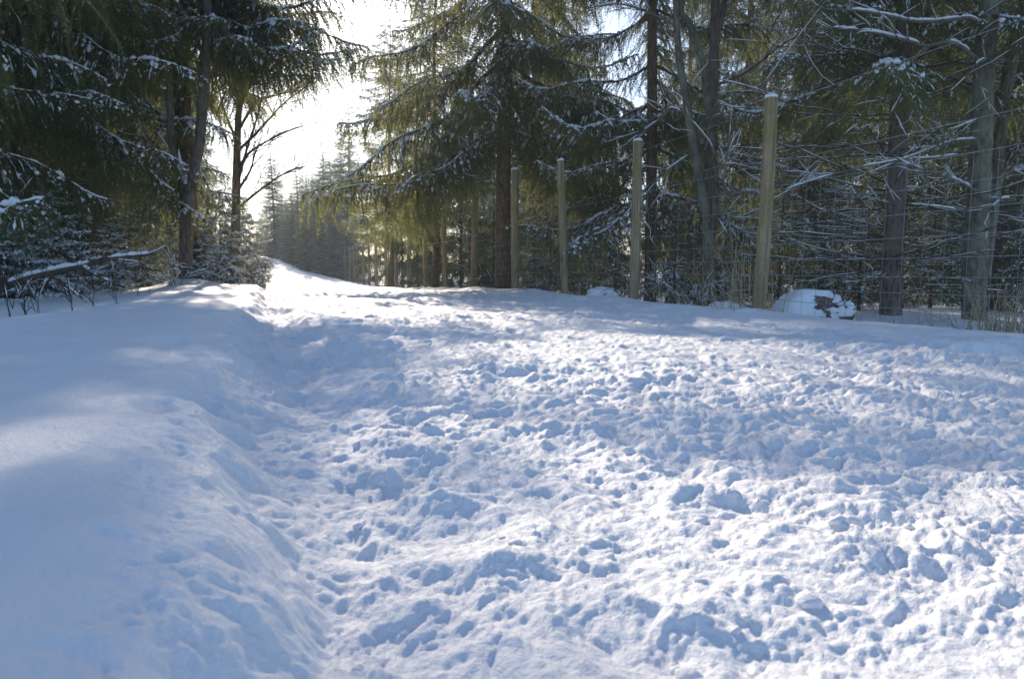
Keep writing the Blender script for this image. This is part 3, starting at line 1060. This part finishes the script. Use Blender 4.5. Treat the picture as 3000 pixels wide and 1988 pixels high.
# straight dark trunk behind it
Y = 12.0
t, o0 = broad('bare_tree', 'straight dark trunk standing directly behind the slim crooked tree', (at(1630, Y), Y))
limb([o0 - (0, 0, 0.3)] + L3((1636, 500), (1642, 300), (1650, 100), (1652, -50), (1640, -400), (1645, -900), Y=Y), 0.11, 0.05, 11, t, o0, M_BARK2, 'trunk', twigs=8, snow=0.3, K=30)
limb(L3((1650, 110), (1668, 40), (1690, -60), (1740, -220), Y=Y), 0.06, 0.03, 12, t, o0, M_BARK2, 'limb', twigs=8, snow=0.6)
limb(L3((1648, 200), (1720, 170, -.5), (1800, 110, -.8), (1880, 60, -1), Y=Y), 0.03, 0.008, 13, t, o0, M_BARK2, twigs=12, snow=0.8)

# the big trunk at the right edge with its snow-lined branches
Y = 7.8
t, o0 = broad('bare_tree', 'thick grey trunk near the right edge with long crooked snow-lined branches', (at(2258, Y), Y))
limb([o0 - (0, 0, 0.3)] + L3((2252, 640), (2262, 430), (2268, 280), (2276, 120), (2290, -30), (2300, -300), (2310, -800), Y=Y), 0.130, 0.08, 21, t, o0, M_BARK3, 'trunk', twigs=5, snow=0.3, K=34)
limb(L3((2268, 640, .1), (2284, 520, .2), (2302, 380, .3), (2318, 240, .3), (2345, 100, .3), (2385, -80, .3), (2430, -400, .5), Y=Y), 0.088, 0.055, 22, t, o0, M_BARK3, 'limb', twigs=6, snow=0.4, K=24)
BR = [
    ([(2262, 60, -.1), (2239, 42, -.3), (2163, 50, -.6), (2105, 49, -.8), (2068, 40, -1.0), (1994, 26, -1.2), (1909, 21, -1.5)], 0.022, 0.008, 9),
    ([(2262, 140, -.1), (2200, 98, -.4), (2142, 106, -.6), (2100, 95, -.8), (2026, 77, -1.0), (1952, 66, -1.1), (1867, 68, -1.3)], 0.022, 0.007, 10),
    ([(2136, 108, -.6), (2105, 143, -.7), (2094, 180, -.7), (2078, 227, -.8), (2047, 275, -.9), (2020, 290, -1)], 0.013, 0.005, 5),
    ([(2340, 140, .2), (2316, 140, -.2), (2274, 138, -.5), (2253, 158, -.6), (2263, 201, -.6), (2284, 259, -.6)], 0.022, 0.008, 3),
    ([(2256, 278, -.1), (2184, 304, -.4), (2131, 306, -.6)], 0.013, 0.005, 5),
    ([(2254, 322, -.1), (2200, 327, -.3), (2142, 348, -.5), (2078, 370, -.7), (1994, 385, -.9), (1909, 407, -1.1), (1814, 438, -1.3)], 0.015, 0.005, 10),
    ([(2256, 350, -.1), (2163, 364, -.4), (2089, 370, -.7), (2000, 402, -.9)], 0.011, 0.004, 6),
    ([(2254, 440, -.1), (2210, 417, -.4), (2158, 401, -.6), (2121, 388, -.7), (2078, 370, -.8), (2044, 335, -1)], 0.016, 0.006, 5),
    ([(2252, 492, -.1), (2184, 480, -.4), (2120, 473, -.6), (2057, 470, -.8)], 0.010, 0.004, 7),
    ([(2340, 458, .0), (2316, 460, -.2), (2296, 475, -.3), (2284, 488, -.3)], 0.016, 0.008, 4),
    ([(2318, 240, .2), (2300, 270, .0), (2290, 300, 0)], 0.02, 0.008, 2),
    ([(2300, 420, .2), (2350, 360, .1), (2420, 330, 0)], 0.02, 0.008, 5),
]
for k, (pp, a, b, n) in enumerate(BR):
    limb(L3(*pp, Y=Y), a, b, 30 + k, t, o0, M_BARK3, twigs=n, tw=(0.15, 0.6), snow=0.85, K=20, sw=0.9)
# long whips reaching up left of the nearest post
t, o0 = broad('sapling', 'thin bent sapling with long bare snow-dusted whips beside the nearest fence post', (at(1700, 7.6), 7.6), 'sapling')
limb([o0 - (0, 0, .1)] + L3((1690, 560), (1672, 420), (1700, 290), (1790, 160), (1880, 40), (1960, -60), Y=7.6), 0.013, 0.004, 51, t, o0, M_BARK3, 'stem', twigs=8, tw=(0.3, 1.0), snow=0.7, K=24)
limb(L3((1690, 560), (1760, 480), (1850, 420), (1930, 330), Y=7.6), 0.009, 0.003, 52, t, o0, M_BARK3, twigs=7, tw=(0.2, 0.7), snow=0.8, K=18)
limb(L3((1672, 420), (1640, 330), (1560, 250), (1500, 280), Y=7.6), 0.008, 0.003, 53, t, o0, M_BARK3, twigs=6, tw=(0.2, 0.6), snow=0.8, K=18)

# left: forked trunk with snow in the fork
Y = 11.4
t, o0 = broad('bare_tree', 'forked brown trunk with snow lodged in its fork, under the overhanging spruce', (at(428, Y), Y))
limb([o0 - (0, 0, 0.3)] + L3((430, 560), (434, 470), (446, 400), (462, 320), (470, 200), (480, 60), (470, -200), Y=Y), 0.12, 0.06, 61, t, o0, M_BARK2, 'trunk', twigs=6, snow=0.3, K=26)
limb(L3((434, 450), (418, 410), (404, 370), (394, 310), (392, 230), (380, 100), Y=Y), 0.075, 0.04, 62, t, o0, M_BARK2, 'limb', twigs=7, snow=0.6)
S_ = [snow_strips(np.array(L3((428, 425, -.1), (424, 405, -.1), (416, 380, -.1), (412, 345, -.08), Y=Y))[None] - o0, np.array([[0.03, 0.055, 0.04, 0.01]]), 0.0)]
obj('fork_snow', make_mesh('fork_snow', [(*cat(S_), 0)], [M_BSNOW]), t)
# left: bare tree fanning out against the sky
Y = 16.5
t, o0 = broad('bare_tree', 'bare tree fanning thin dark branches against the white sky beside the path', (at(545, Y), Y))
limb([o0 - (0, 0, 0.3)] + L3((544, 560), (546, 440), (548, 350), (552, 260), (566, 160), (580, 40), Y=Y), 0.13, 0.05, 71, t, o0, M_BARK2, 'trunk', twigs=6, snow=0.2, K=22)
for k, pp in enumerate([[(550, 480), (600, 440), (650, 405), (700, 385)], [(550, 440), (580, 390), (590, 340)], [(550, 390), (580, 350), (640, 315), (700, 290)], [(549, 350), (600, 300), (650, 245), (700, 205)],
                        [(552, 300), (590, 240), (640, 220), (690, 210)], [(552, 270), (575, 180), (585, 120), (595, 40)], [(556, 240), (600, 160), (640, 110), (660, 60)], [(549, 330), (520, 260), (500, 180), (490, 90)], [(550, 420), (572, 340), (600, 250), (612, 160)]]):
    limb(L3(*[(x, y, 0.25 * j * (1 if k % 2 else -1)) for j, (x, y) in enumerate(pp)], Y=Y), 0.036, 0.010, 72 + k, t, o0, M_TWIG, twigs=14, tw=(0.4, 1.2), snow=0.08, K=14, fine=4, up=0.35, fr=0.0055)

# ---------------------------------------------------------------- young spruces, brush, fallen bough, weeds, grass, boulders
def young(label, px, Y, s, seed, group=None):
    x = at(px, Y)
    t = thing('young_spruce', label, 'young tree', (x, Y, gz(x, Y) - 0.03), seed * 1.3, group)
    t.scale = (s, s, s)
    obj('trunk', SPROUT_TRUNK, t)
    lib = SPROUT2 if px > 800 else SPROUT
    c = obj('crown', lib[0], t)
    if not 800 < px < 1200:
        obj('snow', lib[1], c)


young('young snow-covered spruce at the path edge in front of the bare tree', 515, 14.0, 0.6, 1)
young('small young spruce leaning out at the end of the left bank', 575, 17.5, 0.62, 2)
young('low young spruce between the forked trunk and the dense spruce', 330, 13.0, 0.5, 3)
young('low snow-bent young spruce at the left edge behind the fallen bough', 30, 8.2, 0.36, 4)
young('low young spruce right of the fallen bough', 262, 10.0, 0.34, 5)
young('small green young spruce behind the third fence post', 1270, 13.4, 0.55, 6)
young('young spruce behind the gap left of the nearest post', 1560, 12.0, 0.6, 7)
young('low snow-laden young spruce under the thick end of the fallen bough', 70, 8.3, 0.40, 12)
young('low snow-laden young spruce behind the middle of the fallen bough', 140, 8.9, 0.46, 13)
young('snow-laden young spruce right of the forked trunk', 478, 12.4, 0.34, 16)
young('low snow-laden young spruce at the very left edge of the wood', -30, 7.8, 0.42, 18)
young('leaning young spruce between the bare tree and the path bend', 555, 19.0, 0.75, 19)
for k, (px, Y, sc_, lab) in enumerate([(1065, 20.5, 1.3, 'young spruce behind the fence between the fifth and sixth posts'), (966, 28.5, 1.6, 'young spruce behind the fence between seventh and eighth posts'), (932, 33, 1.7, 'young spruce behind the fence just past the eighth post'),
        (900, 38, 1.9, 'small spruce behind the fence beyond the ninth post'), (868, 44, 2.0, 'small spruce behind the fence where the posts crowd together'), (1140, 17, 1.1, 'young spruce behind the fence right beside the tall dark spruce'),
        (1235, 15.5, .7, 'young spruce behind the fence between third and fourth posts'), (1345, 13.2, .65, 'young spruce behind the fence left of the second post'), (1420, 15.0, .8, 'young spruce beyond the small boulder, left of the second post'),
        (1690, 10.5, .6, 'young spruce behind the sapling beside the nearest post'), (1800, 12.5, .85, 'young spruce just right of the nearest post, deep in shade'), (1985, 10.4, .7, 'young spruce just left of the stick-covered trunk'),
        (2190, 13.0, .9, 'young spruce seen left of the thick grey trunk'), (2345, 10.0, .7, 'young spruce right of the thick grey trunk'), (2080, 14.5, 1.0, 'taller young spruce behind the stick-covered trunk'), (1262, 19, 1.5, 'half-grown spruce filling the gap between third and fourth posts'), (1385, 19.5, 1.6, 'half-grown spruce filling the gap between second and third posts'), (1330, 23, 2.0, 'dark half-grown spruce further behind the third post'), (1540, 17, 1.7, 'half-grown spruce just right of the second post')]):
    young(lab, px, Y, sc_, 20 + k)
young('young spruce behind the fence between the sixth and seventh posts', 1012, 24.0, 1.5, 9)
young('young spruce behind the fence just left of the tall dark spruce', 1118, 18.5, 0.7, 10)
young('young spruce in the dark right of the reddish stick-covered trunk', 2150, 11.0, 0.8, 11)
young('young spruce in the dark behind the boulder', 1900, 11.5, 0.7, 8)


def brush(label, px, Y, n, h, w, seed, snow=0.9, mat=None, name='shrub', cat_='shrub', group=None):
    x = at(px, Y)
    z = gz(x, Y)
    t = thing(name, label, cat_, (x, Y, z), 0, group)
    g = random.Random(seed)
    o0 = np.array((x, Y, z))
    for k in range(n):
        a = g.random() * 6.28
        q = g.uniform(0.3, 1) * w
        hh = h * g.uniform(0.5, 1.1)
        limb([o0 + (g.gauss(0, .05), g.gauss(0, .05), -0.05), o0 + (q * .3 * math.cos(a), q * .3 * math.sin(a), hh * .55), o0 + (q * .75 * math.cos(a), q * .75 * math.sin(a), hh), o0 + (q * 1.1 * math.cos(a), q * 1.1 * math.sin(a), hh * g.uniform(0.55, 1.0))],
             0.0055, 0.002, seed * 17 + k, t, o0, mat or M_TWIG, 'stem', twigs=7, tw=(0.1, 0.4), snow=snow * 0.8, K=12, fine=3, sw=1.5, up=-0.15)


brush('low snowy brush at the foot of the forked trunk', 400, 10.6, 5, 0.4, 0.7, 3)
brush('brown twiggy brush where the left bank meets the bare tree', 570, 14.8, 8, 0.6, 0.7, 4, 0.4)
brush('snowy bramble between forked trunk and young spruce', 480, 12.2, 8, 0.45, 0.7, 5)
brush('twiggy brush under the tall dark spruce', 1128, 15.2, 6, 0.5, 0.5, 7, 0.1)
brush('bare brush around the foot of the slim crooked tree', 1600, 9.6, 8, 0.6, 0.6, 8, 0.6)
brush('snow-speckled brush behind the second fence post', 1520, 11.0, 8, 0.8, 0.7, 9, 0.6)

# fallen bough
Y = 7.0
pts = L3((-60, 700, -.6), (30, 655, -.2), (110, 632, 0), (190, 615, .1), (260, 597, .3), (362, 587, .7), Y=Y)
o0 = np.array((pts[2][0], pts[2][1], gz(pts[2][0], pts[2][1])))
t = thing('fallen_branch', 'long fallen bough thickly covered in snow, propped on the left bank', 'branch', tuple(o0))
limb(pts, 0.045, 0.016, 81, t, o0, M_TWIG, 'main_stem', twigs=9, tw=(0.15, 0.5), snow=1.0, K=24, sw=1.1, up=-0.5)
limb(L3((130, 628), (90, 670, -.2), (50, 705, -.3), Y=Y), 0.02, 0.008, 82, t, o0, M_TWIG, 'side_branch', twigs=4, tw=(0.1, 0.35), snow=0.8, sw=1.1, up=-0.3)
limb(L3((190, 615), (230, 640, -.2), (290, 665, -.3), Y=Y), 0.018, 0.006, 83, t, o0, M_TWIG, 'side_branch', twigs=5, tw=(0.1, 0.35), snow=0.7, sw=1.1, up=-0.3)
limb(L3((100, 634), (140, 650, -.3), (190, 690, -.5), Y=Y), 0.016, 0.006, 84, t, o0, M_TWIG, 'side_branch', twigs=5, tw=(0.1, 0.35), snow=0.7, sw=1.1, up=-0.3)


def weed(label, px, py, top, Y, seed, n=2, group=None, mat=None, lean=0.1, name='dry_weed', r=0.0028):
    x = at(px, Y)
    z = gz(x, Y)
    g = random.Random(seed)
    o0 = np.array((x, Y, z))
    h = (py - top) / 1577 * Y
    t = thing(name, label, 'weed', tuple(o0), 0, group)
    for k in range(n):
        dx, dy = g.gauss(0, lean) * h, g.gauss(0, lean) * h
        hh = h * g.uniform(0.65, 1.05)
        limb([o0 + (0.02 * k, 0, -0.08), o0 + (dx * .3, dy * .3, hh * .45), o0 + (dx, dy, hh)], r, r * 0.5, seed * 7 + k, t, o0, mat or M_WEED, 'stem', twigs=4, tw=(0.04, 0.16), snow=0.15, K=8, fine=2, up=0.5)


GW = 'dark dry weeds poking through the snow on the left'
for k, (px, py, top, Y, n, lab) in enumerate([
        (55, 752, 680, 4.9, 3, 'dark dry weed with three bent stems, nearest the left edge'), (85, 745, 690, 5.2, 2, 'thin dark weed just right of the leftmost weeds'), (20, 750, 690, 4.7, 2, 'short crooked weed at the left picture edge'),
        (165, 740, 690, 5.0, 2, 'pair of short dark stems below the middle of the fallen bough'), (215, 725, 665, 5.5, 2, 'upright dark weed left of the tallest stem'), (270, 715, 648, 5.8, 2, 'tallest straight weed stem right of the fallen bough'),
        (320, 690, 645, 7.0, 2, 'thin weed standing further back on the left bank'), (345, 650, 600, 8.0, 1, 'snow-coated upright stick near the end of the fallen bough'), (610, 650, 600, 12.5, 3, 'brown dry weeds at the inner bend of the path')]):
    weed(lab, px, py, top, Y, 90 + k, n, GW)


def grass(label, px, Y, n, h, w, seed, lean=0.35, group='dry grass clumps by the fence'):
    g = np.random.default_rng(seed)
    x = at(px, Y)
    z = gz(x, Y)
    s = np.linspace(0, 1, 8)
    a = g.uniform(0, 6.28, n)
    q = np.abs(g.normal(0, lean, n))
    hh = h * g.uniform(0.4, 1.1, n)
    b = g.normal(0, w, (n, 2))
    bend = g.uniform(0, 1, n) ** 3
    P = np.zeros((n, 8, 3))
    P[..., 0] = b[:, :1] + (np.cos(a) * q * hh)[:, None] * s ** 1.7
    P[..., 1] = b[:, 1:] + (np.sin(a) * q * hh)[:, None] * s ** 1.7
    P[..., 2] = -0.05 + (hh)[:, None] * (s - (0.6 * bend)[:, None] * s ** 4)
    V, F = tubes(P, np.outer(g.uniform(0.0026, 0.0048, n), 1 - 0.75 * s), 3)
    o = obj('dry_grass', make_mesh('dry_grass', [(V, F, 0)], [M_GRASS]), None, (x, Y, z))
    tag(o, label, 'grass', group)


grass('tall dry grass stalks leaning at the foot of the nearest fence post', 1730, 5.85, 26, 0.85, 0.10, 1, 0.32)
grass('sparse dry stalks left of the nearest fence post', 1655, 6.6, 20, 0.85, 0.12, 2, 0.4)
grass('dry grass tuft just left of the thick grey trunk', 2130, 5.6, 26, 0.34, 0.16, 3, 0.7)
grass('bushy tangle of dry grass at the right picture edge', 2335, 4.8, 190, 0.60, 0.15, 4, 0.5)
grass('thin dry stalks beside the snowy boulder', 1985, 5.6, 14, 0.42, 0.14, 5, 0.6)
grass('few dry stalks by the second fence post', 1560, 8.4, 16, 0.6, 0.14, 6, 0.4)
grass('short dry stalks in front of the thick grey trunk', 2240, 5.4, 22, 0.34, 0.14, 7, 0.6)


def boulder(label, px, Y, w, h, seed, bare):
    bm = bmesh.new()
    bmesh.ops.create_icosphere(bm, subdivisions=5, radius=1)
    V = np.array([v.co[:] for v in bm.verts])
    F = np.array([[v.index for v in f.verts] for f in bm.faces])
    bm.free()
    x = at(px, Y)
    z = gz(x, Y)
    n = fbm(V[:, 0] * 1.2 + seed, V[:, 1] * 1.2 + V[:, 2], seed, 3)
    B = np.sign(V) * np.abs(V) ** 0.8
    D = B * (1 + 0.30 * n)[:, None]
    D = D * np.array((w / 2, w * 0.42, h * 0.60)) + np.array((0, 0, h * 0.44))
    t = thing('boulder', label, 'boulder', (x, Y, z), 0)
    obj('stone', make_mesh('boulder_stone', [(D, F, 0)], [M_STONE]), t)
    # snow: pushed off the surface on top and on the weather side, holes where the stone shows
    patch = fbm(V[:, 0] * 6.5 + seed * 2 + V[:, 1] * 2.5, V[:, 2] * 10 + V[:, 1] * 3, seed + 3, 4)
    right_ = sstep(0.0, 0.2, V[:, 0] - 0.25 * V[:, 1]) * bare
    cover = (1 - right_) * (0.6 + 0.5 * patch) + right_ * (-0.16 + 2.4 * patch + 0.9 * sstep(0.80, 0.97, V[:, 2]))
    crack = 1.2 * np.exp(-((V[:, 0] - 0.06 - 0.08 * V[:, 2]) / 0.10) ** 2) * (V[:, 2] < 0.82) * bare
    th = 0.032 * sstep(0.0, 0.3, cover - crack) - 0.009 + 0.02 * patch
    E = D + norm(D - np.array((0, 0, h * 0.3))) * th[:, None]
    E[:, 2] += np.clip(th, 0, 1) * 0.5
    obj('snow', make_mesh('boulder_snow', [(E, F, 0)], [M_BSNOW]), t)


boulder('snow-capped boulder with a dark bare side behind the wire, right of nearest post', 1872, 6.3, 0.62, 0.31, 3, 0.95)
boulder('small snow-covered boulder between the second and third posts from the right', 1392, 9.3, 0.36, 0.15, 5, 0.5)
boulder('tiny snowed-over stone at the verge left of the nearest post', 1676, 6.6, 0.24, 0.09, 8, 0.1)

# ---------------------------------------------------------------- the rest of the forest
ORD = ['first', 'second', 'third', 'fourth', 'fifth', 'sixth', 'seventh', 'eighth', 'ninth', 'tenth', 'eleventh', 'twelfth', 'thirteenth', 'fourteenth', 'fifteenth', 'sixteenth', 'seventeenth', 'eighteenth', 'nineteenth', 'twentieth', 'twenty-first', 'twenty-second', 'twenty-third', 'twenty-fourth', 'twenty-fifth']
g = random.Random(77)
hero_xy = [(o.location.x, o.location.y) for o in bpy.data.objects if o.name.startswith(('spruce_tree', 'bare_tree'))]
right = []
for row in range(7):
    d = 2.6 + row * 3.0
    Y = 5.0
    while Y < 62:
        y = Y + g.uniform(-0.6, 0.6)
        x = CF - SF * y + d * 1.05 + g.uniform(-0.5, 0.5)
        yy = y + d * SF
        Y += 3.2 * (1 + 0.012 * max(Y, 0))
        if x / yy > 0.86 or x / yy < -0.29:
            continue
        q = 1183 + 1577 * x / yy
        if q < 1189 and (d < 4.9 or (yy < 45 and d < 9.5)):
            continue
        if 1385 < q < 1575 and yy < 90 and g.random() < 0.85:
            continue
        if min(math.hypot(x - a, yy - b) for a, b in hero_xy) < 1.5 or yy < 8.8:
            continue
        if g.random() < (0.06 if x / yy > 0.25 else 0.2) + 0.02 * row:
            continue
        right.append((x, yy))
GAPS = [(1752, 9999, 'in the wood right of the nearest post'), (1462, 1752, 'behind the gap between first and second posts from right'), (1303, 1462, 'behind the gap between second and third posts from right'), (1189, 1303, 'behind the gap between third and fourth posts from right'),
        (1031, 1189, 'behind the fence just left of the tall dark spruce'), (-999, 1031, 'standing over the far end of the fence')]
for lo, hi, txt in GAPS:
    sel = sorted([p for p in right if lo <= 1183 + 1577 * p[0] / p[1] < hi], key=lambda p: p[1])
    for i, (x, y) in enumerate(sel):
        k = g.randrange(4)
        plain_spruce('spruce %s, %s back' % (txt, ORD[i]) if i < 25 else 'spruce deep behind the fence ' + txt, x, y, k, g.uniform(0.8, 1.08), int(x * 1000 + y * 77), 'dense spruces behind the fence', dead=y < 30)
left = []
for row in range(5):
    d = 3.6 + row * 3.0
    Y = 14.0
    while Y < 60:
        y = Y + g.uniform(-0.6, 0.6)
        x = float(edge_left(y)) - d + g.uniform(-0.5, 0.5)
        Y += 3.6 * (1 + 0.012 * Y)
        if g.random() < 0.25:
            continue
        if x / y < -0.95 or x / y > -0.30:
            continue
        if 1183 + 1577 * (x + 2.0) / y > 570:
            continue
        if min(math.hypot(x - a, y - b) for a, b in hero_xy) < 1.7:
            continue
        left.append((x, y))
for lo, hi, txt in [(-999, 160, 'behind the far-left spruce'), (160, 340, 'behind the dense left spruce'), (340, 470, 'behind the forked trunk'), (470, 999, 'lining the left side of the path beyond the bare tree')]:
    sel = sorted([p for p in left if lo <= 1183 + 1577 * p[0] / p[1] < hi], key=lambda p: p[1])
    for i, (x, y) in enumerate(sel):
        plain_spruce('dark spruce %s, %s back' % (txt, ORD[min(i, 24)]), x, y, g.randrange(4), g.uniform(0.8, 1.05), int(-x * 1000 + y * 77), 'spruces of the left-hand wood', dead=y < 30)
far = [(640, 66, .62), (610, 82, .45), (662, 78, .6), (698, 64, .62), (725, 74, .72), (752, 60, .72), (775, 70, .85), (712, 92, .9), (745, 95, .95), (655, 98, .62), (682, 110, .75), (590, 105, .42), (790, 84, 1.0), (808, 62, .85), (622, 120, .55), (600, 140, .55), (760, 120, 1.2), (735, 55, .45), (712, 50, .35), (680, 58, .42), (694, 74, .5), (668, 64, .4), (650, 72, .45)]
for i, (px, Y, s) in enumerate(sorted(far)):
    plain_spruce('pale hazy spruce beyond the bend, %s from left in the far group' % ['first', 'second', 'third', 'fourth', 'fifth', 'sixth', 'seventh', 'eighth', 'ninth', 'tenth', 'eleventh', 'twelfth', 'thirteenth', 'fourteenth', 'fifteenth', 'sixteenth', 'seventeenth', 'eighteenth', 'nineteenth', 'twentieth', 'third last', 'second last', 'last'][i], at(px, Y), Y, (2, 0, 2)[i % 3], s, 900 + i, 'hazy spruces beyond the bend', dead=False, wide=g.uniform(1.35, 1.75))
for o in list(bpy.data.objects):
    if o.parent is not None and (o.name.split('.')[0] in ('snow', 'dead_branches')):
        o['kind'] = 'stuff'
